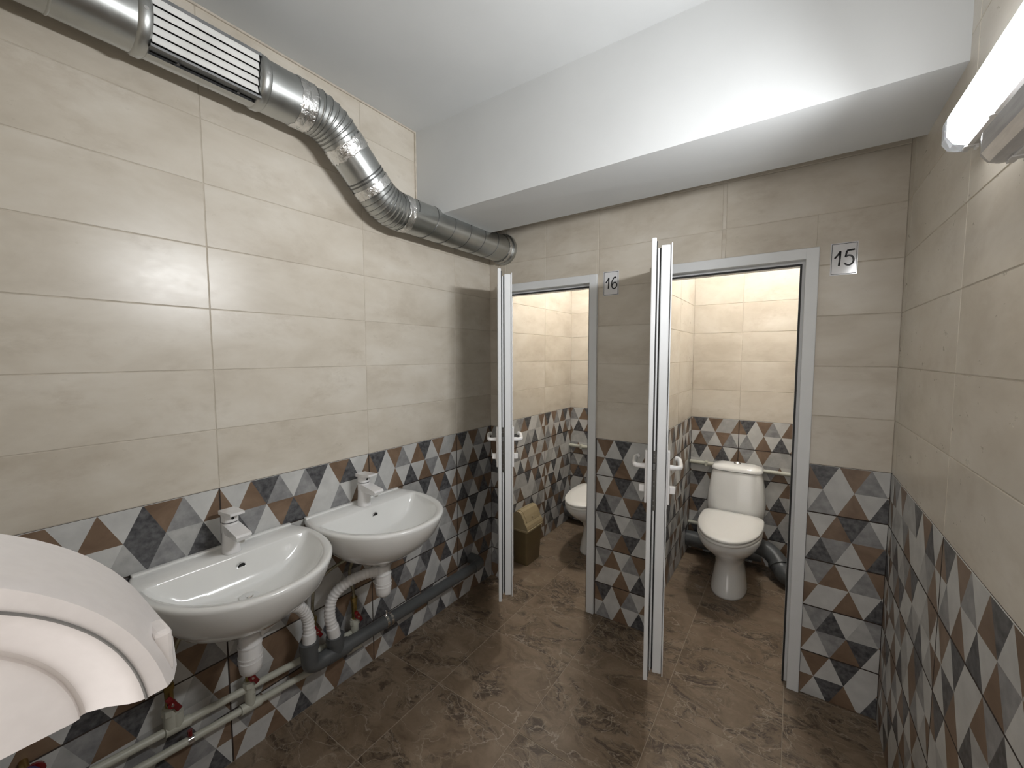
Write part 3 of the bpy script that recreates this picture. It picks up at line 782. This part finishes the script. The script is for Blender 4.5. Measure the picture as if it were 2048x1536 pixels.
# ------------------------------------------------------------------ traps, hoses, drains, supply pipes
def trap(yc, hose, label):
    root = empty('bottle_trap', (.2, yc, .43)); tag(root, label, 'drain trap', 'white plastic traps under the basins')
    def L(p): return Vector(p)-Vector((.2, yc, .43))
    mesh('tail_nut', lathe([(.001, .150), (.022, .150), (.022, .168), (.001, .168)], 12), M['plast'], root)
    mesh('tail_pipe', lathe([(.001, .10), (.016, .10), (.016, .1745), (.001, .1745)], 24), M['plast'], root, smooth=True, angle=40)
    b = mesh('bottle', lathe([(.001, 0), (.020, .002), (.030, .012), (.0325, .03), (.0325, .092), (.030, .100), (.029, .128), (.023, .134), (.001, .134)], 28), M['plast'], root, smooth=True, angle=50)
    for z in (.046, .060, .098): mesh('bottle_rib', lathe([(.030, z-.002), (.0345, z-.002), (.0345, z+.002), (.030, z+.002)], 28), M['plast'], b, smooth=True, angle=40)
    P = smooth_path([L(p) for p in hose], 14); n = len(P); R = []
    for i in range(n): R.append(.0205+.0019*math.sin(i*2.1) if 6 < i < n-16 else .021)
    mesh('outlet_nut', tube([P[0], P[3]], .0225, 10), M['plast'], root)
    h = mesh('flexible_hose', tube(P, R, 18), M['plast'], root, smooth=True)
    mesh('hose_cuff', tube(P[-17:], .0240, 18), M['plast'], h, smooth=True)
    return root
trap(-1.515, [(.19, -1.49, .545), (.175, -1.435, .555), (.14, -1.365, .545), (.11, -1.31, .505), (.097, -1.275, .44), (.1005, -1.272, .375), (.102, -1.274, .335)], 'white bottle trap with ribbed hose under the nearer basin')
trap(-1.005, [(.19, -1.03, .545), (.17, -1.08, .545), (.13, -1.13, .52), (.10, -1.17, .475), (.096, -1.185, .41), (.099, -1.176, .345), (.098, -1.166, .296)], 'white bottle trap with ribbed hose under the farther basin')

DG = empty('drain_pipe', (.068, -1.2, .2)); tag(DG, 'dark grey plastic drain pipe low along the left wall', 'pipe')
def off(vf, o): o = Vector(o); return [Vector(p)-o for p in vf[0]], vf[1]
def gpart(name, vf, mat, **kw): return mesh(name, off(vf, (.068, -1.2, .2)), mat, DG, **kw)
gpart('straight_pipe', tube([(0.0940, -1.2147, 0.2359), (0.0940, -0.2810, 0.2064)], .027, 24), M['grey'], smooth=True, angle=40)
gpart('wall_elbow', tube(smooth_path([(.094, -.30, .206), (.092, -.25, .205), (.065, -.22, .205), (.004, -.215, .205)], 6), .031, 24), M['grey'], smooth=True, angle=40)
gpart('tee', join(tube([(0.0940, -1.2049, 0.2359), (0.0940, -1.1066, 0.2329)], .032, 24), tube([(0.0940, -1.1607, 0.2310), (0.0980, -1.1656, 0.3047)], .031, 24)), M['grey'], smooth=True, angle=40)
gpart('tee_collar', tube([(0.0980, -1.1656, 0.2821), (0.0980, -1.1661, 0.3096)], .0345, 24), M['grey'], smooth=True, angle=40)
gpart('end_elbow', tube(smooth_path([(0.0940, -1.2000, 0.2369), (0.0940, -1.2393, 0.2388), (0.0980, -1.2678, 0.2556), (0.1010, -1.2738, 0.2900), (0.1020, -1.2748, 0.3441)], 6), .031, 24), M['grey'], smooth=True, angle=40)
gpart('elbow_collar', tube([(0.1015, -1.2743, 0.3195), (0.1020, -1.2748, 0.3490)], .0345, 24), M['grey'], smooth=True, angle=40)
gpart('clamp', join(tube([(0.0940, -0.9248, 0.2265), (0.0940, -0.9130, 0.2262)], .0295, 28), tube([(0.0940, -0.9002, 0.2259), (0.0940, -0.8884, 0.2255)], .0295, 28)), M['chrome'], smooth=True, angle=40)
gpart('clamp_screw', lathe([(.001, 0), (.006, 0), (.006, .02), (.001, .02)], 10, 'z', (0.0920, -0.9100, 0.2526)), M['chrome'], smooth=True, angle=40)

def supply(z0, z1, ya, yb, tees, label):
    o = (.042, (ya+yb)/2, z0); root = empty('supply_pipe', o); tag(root, label, 'pipe', 'pale water supply pipes')
    def zz(y): return z0+(z1-z0)*(y-ya)/(yb-ya)
    mesh('pipe', off(tube([(.042, ya, z0), (.042, yb, z1)], .0125, 16), o), M['pp'], root, smooth=True, angle=40)
    for y in tees:
        mesh('tee', off(join(tube([(.042, y-.032, zz(y-.032)), (.042, y+.032, zz(y+.032))], .0175, 16), tube([(.042, y, zz(y)), (.044, y, zz(y)+.05)], .0165, 16)), o), M['pp'], root, smooth=True, angle=40)
    return root
supply(.300, .232, -1.86, -1.06, (-1.665, -1.225), 'upper pale water pipe below the nearer basin')
supply(.232, .165, -1.86, -1.06, (-1.46, -1.046), 'lower pale water pipe below the nearer basin')
PC = empty('pipe_clip', (.042, -1.635, .213)); tag(PC, 'metal pipe clip with red screw on the lower water pipe', 'clip')
mesh('clip_band', tube([(0, -.008, .0006), (0, .008, -.0006)], .0145, 20), M['chrome'], PC, smooth=True, angle=40)
mesh('clip_bolt', lathe([(.001, 0), (.007, 0), (.007, .02), (.001, .02)], 10, 'z', (0, 0, .012)), M['red'], PC, smooth=True, angle=40)

def valve(y, z, label, hose, up=.06):
    o = (.046, y, z); root = empty('stop_valve', o); tag(root, label, 'valve', 'red-handled stop valves')
    mesh('riser', tube([(-.003, 0, -.075), (0, 0, -.005)], .0165, 16), M['pp'], root, smooth=True, angle=40)
    mesh('union_nut', tube([(0, 0, -.03), (0, 0, -.012)], .021, 8), M['pp'], root)
    mesh('valve_body', join(tube([(0, 0, -.012), (0, 0, up)], .0115, 12), tube([(0, 0, .012), (.022, 0, .012)], .009, 12)), M['brass'], root, smooth=True, angle=40)
    mesh('hex_nut', tube([(0, 0, up-.014), (0, 0, up+.004)], .0145, 6), M['brass'], root)
    h = mesh('handle', join(xf(bbox(.020, .028, -.008, .008, -.030, .030, .003), Matrix.Translation((0, .004, .010)) @ Matrix.Rotation(.5, 4, 'X')), lathe([(.001, .018), (.012, .018), (.011, .031), (.001, .031)], 14, 'x', (0, 0, .012))), M['red'], root, smooth=True, angle=40)
    mesh('handle_screw', lathe([(.0005, .030), (.004, .030), (.004, .033), (.0005, .033)], 10, 'x', (0, 0, .012)), M['chrome'], h)
    if hose:
        P = [Vector(p)-Vector(o) for p in smooth_path([(o[0], o[1], o[2]+up)]+hose, 10)]
        mesh('braided_hose', tube(P, .0062, 10), M['braid'], root, smooth=True)
    return root
valve(-1.682, .37, 'red-handled stop valve nearest the dispenser', [(.05, -1.675, .50), (.055, -1.64, .575), (.07, -1.56, .59), (.085, -1.52, .603)])
valve(-1.462, .305, 'red-handled stop valve behind the nearer trap', [(.046, -1.465, .44), (.06, -1.49, .55), (.08, -1.51, .603)])
valve(-1.226, .335, 'red-handled stop valve between the two ribbed hoses', [(.046, -1.225, .46), (.05, -1.215, .52), (.055, -1.16, .56), (.07, -1.08, .585), (.085, -1.02, .603)])
valve(-1.042, .300, 'red-handled stop valve beneath the farther trap', [(.046, -1.045, .42), (.046, -1.06, .50), (.06, -1.05, .56), (.08, -1.01, .603)], .085)

VK = empty('valve_knob', (.05, -1.966, .40)); tag(VK, 'dark blue and red valve knob below the dispenser', 'valve')
mesh('knob', lathe([(.001, 0), (.020, 0), (.023, .01), (.020, .024), (.001, .026)], 16, 'x', (.01, 0, 0)), M['blue'], VK, smooth=True, angle=40)
mesh('knob_ring', lathe([(.001, 0), (.021, 0), (.021, .008), (.001, .008)], 16, 'x', (.0, .012, -.004)), M['red'], VK, smooth=True, angle=40)
mesh('stem', tube([(-.049, 0, 0), (.012, 0, 0)], .009, 12), M['brass'], VK, smooth=True, angle=40)

# ------------------------------------------------------------------ paper dispenser on the entrance jamb
def dispenser():
    cy, cz, zb = -2.131, 1.165, 1.2035
    root = empty('paper_dispenser', (DROPX, cy, zb)); tag(root, 'large white arched plastic paper dispenser at lower left', 'dispenser')
    def arch(cyy, czz, r, x, n=40):
        a0 = math.asin(max(-1, min(1, (zb-czz)/r)))
        return [Vector((x-DROPX, cyy+r*math.cos(a)-cy, czz+r*math.sin(a)-zb)) for a in [a0+(PI-2*a0)*i/n for i in range(n+1)]]
    xb, xfr = DROPX+.0005, DROPX+.111
    rings = [arch(-2.1247, 1.1536, .179, xb), arch(-2.1250, 1.1550, .178, xb+.05), arch(-2.1285, 1.165, .170, xfr-.020), arch(-2.131, 1.172, .165, xfr-.005), arch(-2.132, 1.1751, .1606, xfr), arch(-2.1315, 1.1755, .1580, xfr+.0002),
             arch(-2.113, 1.187, .1285, xfr+.0005), arch(-2.110, 1.189, .1255, xfr+.0005), arch(-2.1092, 1.190, .1215, xfr), arch(-2.108, 1.192, .115, xfr-.003), arch(-2.106, 1.194, .104, xfr-.012), arch(-2.105, 1.195, .094, xfr-.017), arch(-2.104, 1.196, .0905, xfr-.0165), arch(-2.104, 1.196, .0895, xfr-.014), arch(-2.104, 1.196, .0870, xfr-.0132)]
    shell_ = loft(rings, True, True, False); nn = len(rings[0]); bot = [i*nn for i in range(len(rings))]+[i*nn+nn-1 for i in range(len(rings)-1, -1, -1)]
    c = mesh('cover', (shell_[0], shell_[1]+[tuple(bot)]), M['disp'], root, smooth=True, angle=38)
    gr_ = arch(-2.110, 1.189, .1253, xfr+.0012, 60)
    mesh('groove', tube(gr_, .0009, 6), M['dispdark'], c)
    mesh('lock_tab', bbox(.080, .103, .153, .164, .004, .036, .003), M['disp'], root)
dispenser()

# ------------------------------------------------------------------ toilets
def toilet(x, y, label):
    root = empty('toilet', (x, y, 0)); tag(root, label, 'toilet', 'white floor-standing toilets')
    def egg(w, f0, f1, z, n=48, p=2.25, dz=0.0):
        fc = (f0+f1)/2; a = (f1-f0)/2; o = []
        for i in range(n):
            t = 2*PI*i/n; c, s = math.cos(t), math.sin(t)
            o.append(Vector((w*math.copysign(abs(s)**(2/p), s), -(fc+a*math.copysign(abs(c)**(2/p), c)), z+dz*c)))
        return o
    bowl = [egg(.100, .17, .528, 0), egg(.100, .17, .528, .012), egg(.093, .175, .515, .06), egg(.082, .18, .492, .13), egg(.078, .18, .488, .18), egg(.092, .17, .515, .225), egg(.128, .14, .59, .275), egg(.155, .12, .655, .32), egg(.168, .11, .69, .355), egg(.172, .10, .70, .385), egg(.168, .105, .696, .392)]
    b = mesh('bowl', loft(bowl), M['cer'], root, smooth=True)
    def dshape(w, fb, ff, z, n=56, p=2.4):
        o = []; fm = fb+.14
        for i in range(n):
            t = 2*PI*i/n; c, s = math.cos(t), math.sin(t)
            if c >= 0: f = fm+(ff-fm)*abs(c)**(2/2.1); xx = w*math.copysign(abs(s)**(2/2.1), s)
            else: f = fm-(fm-fb)*abs(c)**(2/7); xx = w*math.copysign(abs(s)**(2/7), s)*(1-.07*abs(c))
            o.append(Vector((xx, -f, z)))
        return o
    st = mesh('seat', loft([dshape(.170, .235, .716, .393), dshape(.174, .232, .720, .398), dshape(.174, .232, .720, .406), dshape(.168, .238, .714, .411)]), M['seat'], root, smooth=True, angle=60)
    mesh('seat_lid', loft([dshape(.168, .236, .715, .412), dshape(.174, .230, .722, .416), dshape(.174, .230, .722, .424), dshape(.168, .236, .715, .431), dshape(.12, .28, .65, .435)]), M['seat'], root, smooth=True, angle=60)
    for s in (-1, 1): mesh('seat_hinge', lathe([(.001, -.018), (.010, -.018), (.010, .018), (.001, .018)], 12, 'x', (s*.075, -.226, .412)), M['seat'], st, smooth=True, angle=40)
    def cis(w, f0, f1, z, n=40, p=4.2): return egg(w, f0, f1, z, n, p)
    mesh('cistern', loft([cis(.150, .02, .205, .37), cis(.166, .012, .212, .40), cis(.170, .01, .212, .45), cis(.165, .01, .205, .53), cis(.152, .01, .19, .63), cis(.143, .012, .178, .675)]), M['cer'], root, smooth=True, angle=60)
    ld = mesh('cistern_lid', loft([cis(.141, .014, .176, .677), cis(.148, .008, .184, .681), cis(.147, .008, .184, .693), cis(.138, .016, .172, .707), cis(.10, .04, .145, .715), cis(.05, .07, .12, .718)]), M['cer'], root, smooth=True, angle=60)
    mesh('flush_button', lathe([(.001, 0), (.021, 0), (.022, .004), (.014, .009), (.010, .014), (.001, .016)], 20, 'z', (0, -.10, .717)), M['chrome'], ld, smooth=True)
toilet(1.300, 1.085, 'white toilet with closed lid in stall fifteen')
toilet(0.405, 1.115, 'white toilet in stall sixteen, half hidden by the jamb')

def stall_pipes(x0, x1, tx, where):
    y = YR-.018; o = ((x0+x1)/2, y, .655); root = empty('stall_water_pipe', o); tag(root, f'pale horizontal water pipe behind the cistern of {where}', 'pipe', 'stall water pipes')
    mesh('pipe', off(tube([(x0, y, .660), (x1, y, .655)], .0135, 16), o), M['pp'], root, smooth=True, angle=40)
    mesh('pipe_clip', off(bbox(x0+.10, x0+.12, y-.017, y+.016, .64, .676, .003), o), M['pp'], root)
    root2 = empty('stall_water_pipe', (x0+.1, y, .20)); tag(root2, f'short low pale water pipe beside the toilet bowl of {where}', 'pipe', 'stall water pipes')
    mesh('pipe', off(tube([(x0, y, .205), (tx, y, .205)], .0125, 16), (x0+.1, y, .20)), M['pp'], root2, smooth=True, angle=40)
    so = (tx, 1.06, .1); sw = empty('soil_pipe', so); tag(sw, f'thick dark grey soil pipe on the floor behind the toilet of {where}', 'pipe', 'soil pipes')
    mesh('main_pipe', off(tube([(x0, 1.075, .10), (tx+.14, 1.075, .105)], .055, 24), so), M['grey'], sw, smooth=True, angle=40)
    if where.endswith('fifteen'):
        P = smooth_path([(tx+.05, 1.075, .15), (tx+.16, 1.05, .155), (tx+.225, 1.0, .125), (tx+.26, .95, .085), (tx+.32, .90, .068), (x1, .88, .064)], 8)
        mesh('offset_bend', off(tube(P, .055, 24), so), M['grey'], sw, smooth=True, angle=40)
        mesh('bend_collar', off(tube(P[19:22], .062, 24), so), M['grey'], sw, smooth=True, angle=40)
        mesh('bend_collar', off(tube(P[31:34], .062, 24), so), M['grey'], sw, smooth=True, angle=40)
stall_pipes(PX1+.001, RX-.001, 1.312, 'stall fifteen'); stall_pipes(.001, PX0-.001, .405, 'stall sixteen')

# ------------------------------------------------------------------ bin
BN = empty('swing_bin', (.078, .305, 0)); tag(BN, 'small olive plastic swing-lid bin behind the ajar door', 'bin')
def rrect(hx, hy, z, r=.016, n=6, cx=0, cy=0):
    o = []
    for sx, sy, a0 in ((1, 1, 0), (-1, 1, PI/2), (-1, -1, PI), (1, -1, 3*PI/2)):
        for i in range(n+1):
            a = a0+PI/2*i/n; o.append(Vector((cx+sx*(hx-r)+r*math.cos(a), cy+sy*(hy-r)+r*math.sin(a), z)))
    return o
mesh('bin_body', loft([rrect(.056, .083, 0), rrect(.058, .085, .004), rrect(.068, .102, .25)]), M['bin'], BN, smooth=True, angle=40)
mesh('rim', loft([rrect(.070, .105, .240), rrect(.075, .110, .242), rrect(.075, .110, .252), rrect(.070, .105, .256)]), M['lid'], BN, smooth=True, angle=40)
pf = [(-.072, .250), (-.070, .31), (-.050, .352), (-.020, .372), (.0, .374), (.018, .366), (.036, .335), (.052, .298), (.066, .280), (.072, .262), (.072, .250)]
hood = mesh('hood', prism(pf, -.104, .104, 'y'), M['lid'], BN)
fl = [(-.046, .359), (-.020, .376), (.0, .378), (.019, .369), (.038, .336), (.054, .300), (.050, .292), (.034, .328), (.016, .358), (0, .366)]
flap = mesh('flap', prism(fl, -.080, .080, 'y'), M['lid'], BN)
mesh('flap_grip', lathe([(.0005, 0), (.013, .0), (.010, .003), (.0005, .004)], 16, 'x', (.047, 0, .316)), M['lid'], flap, smooth=True)
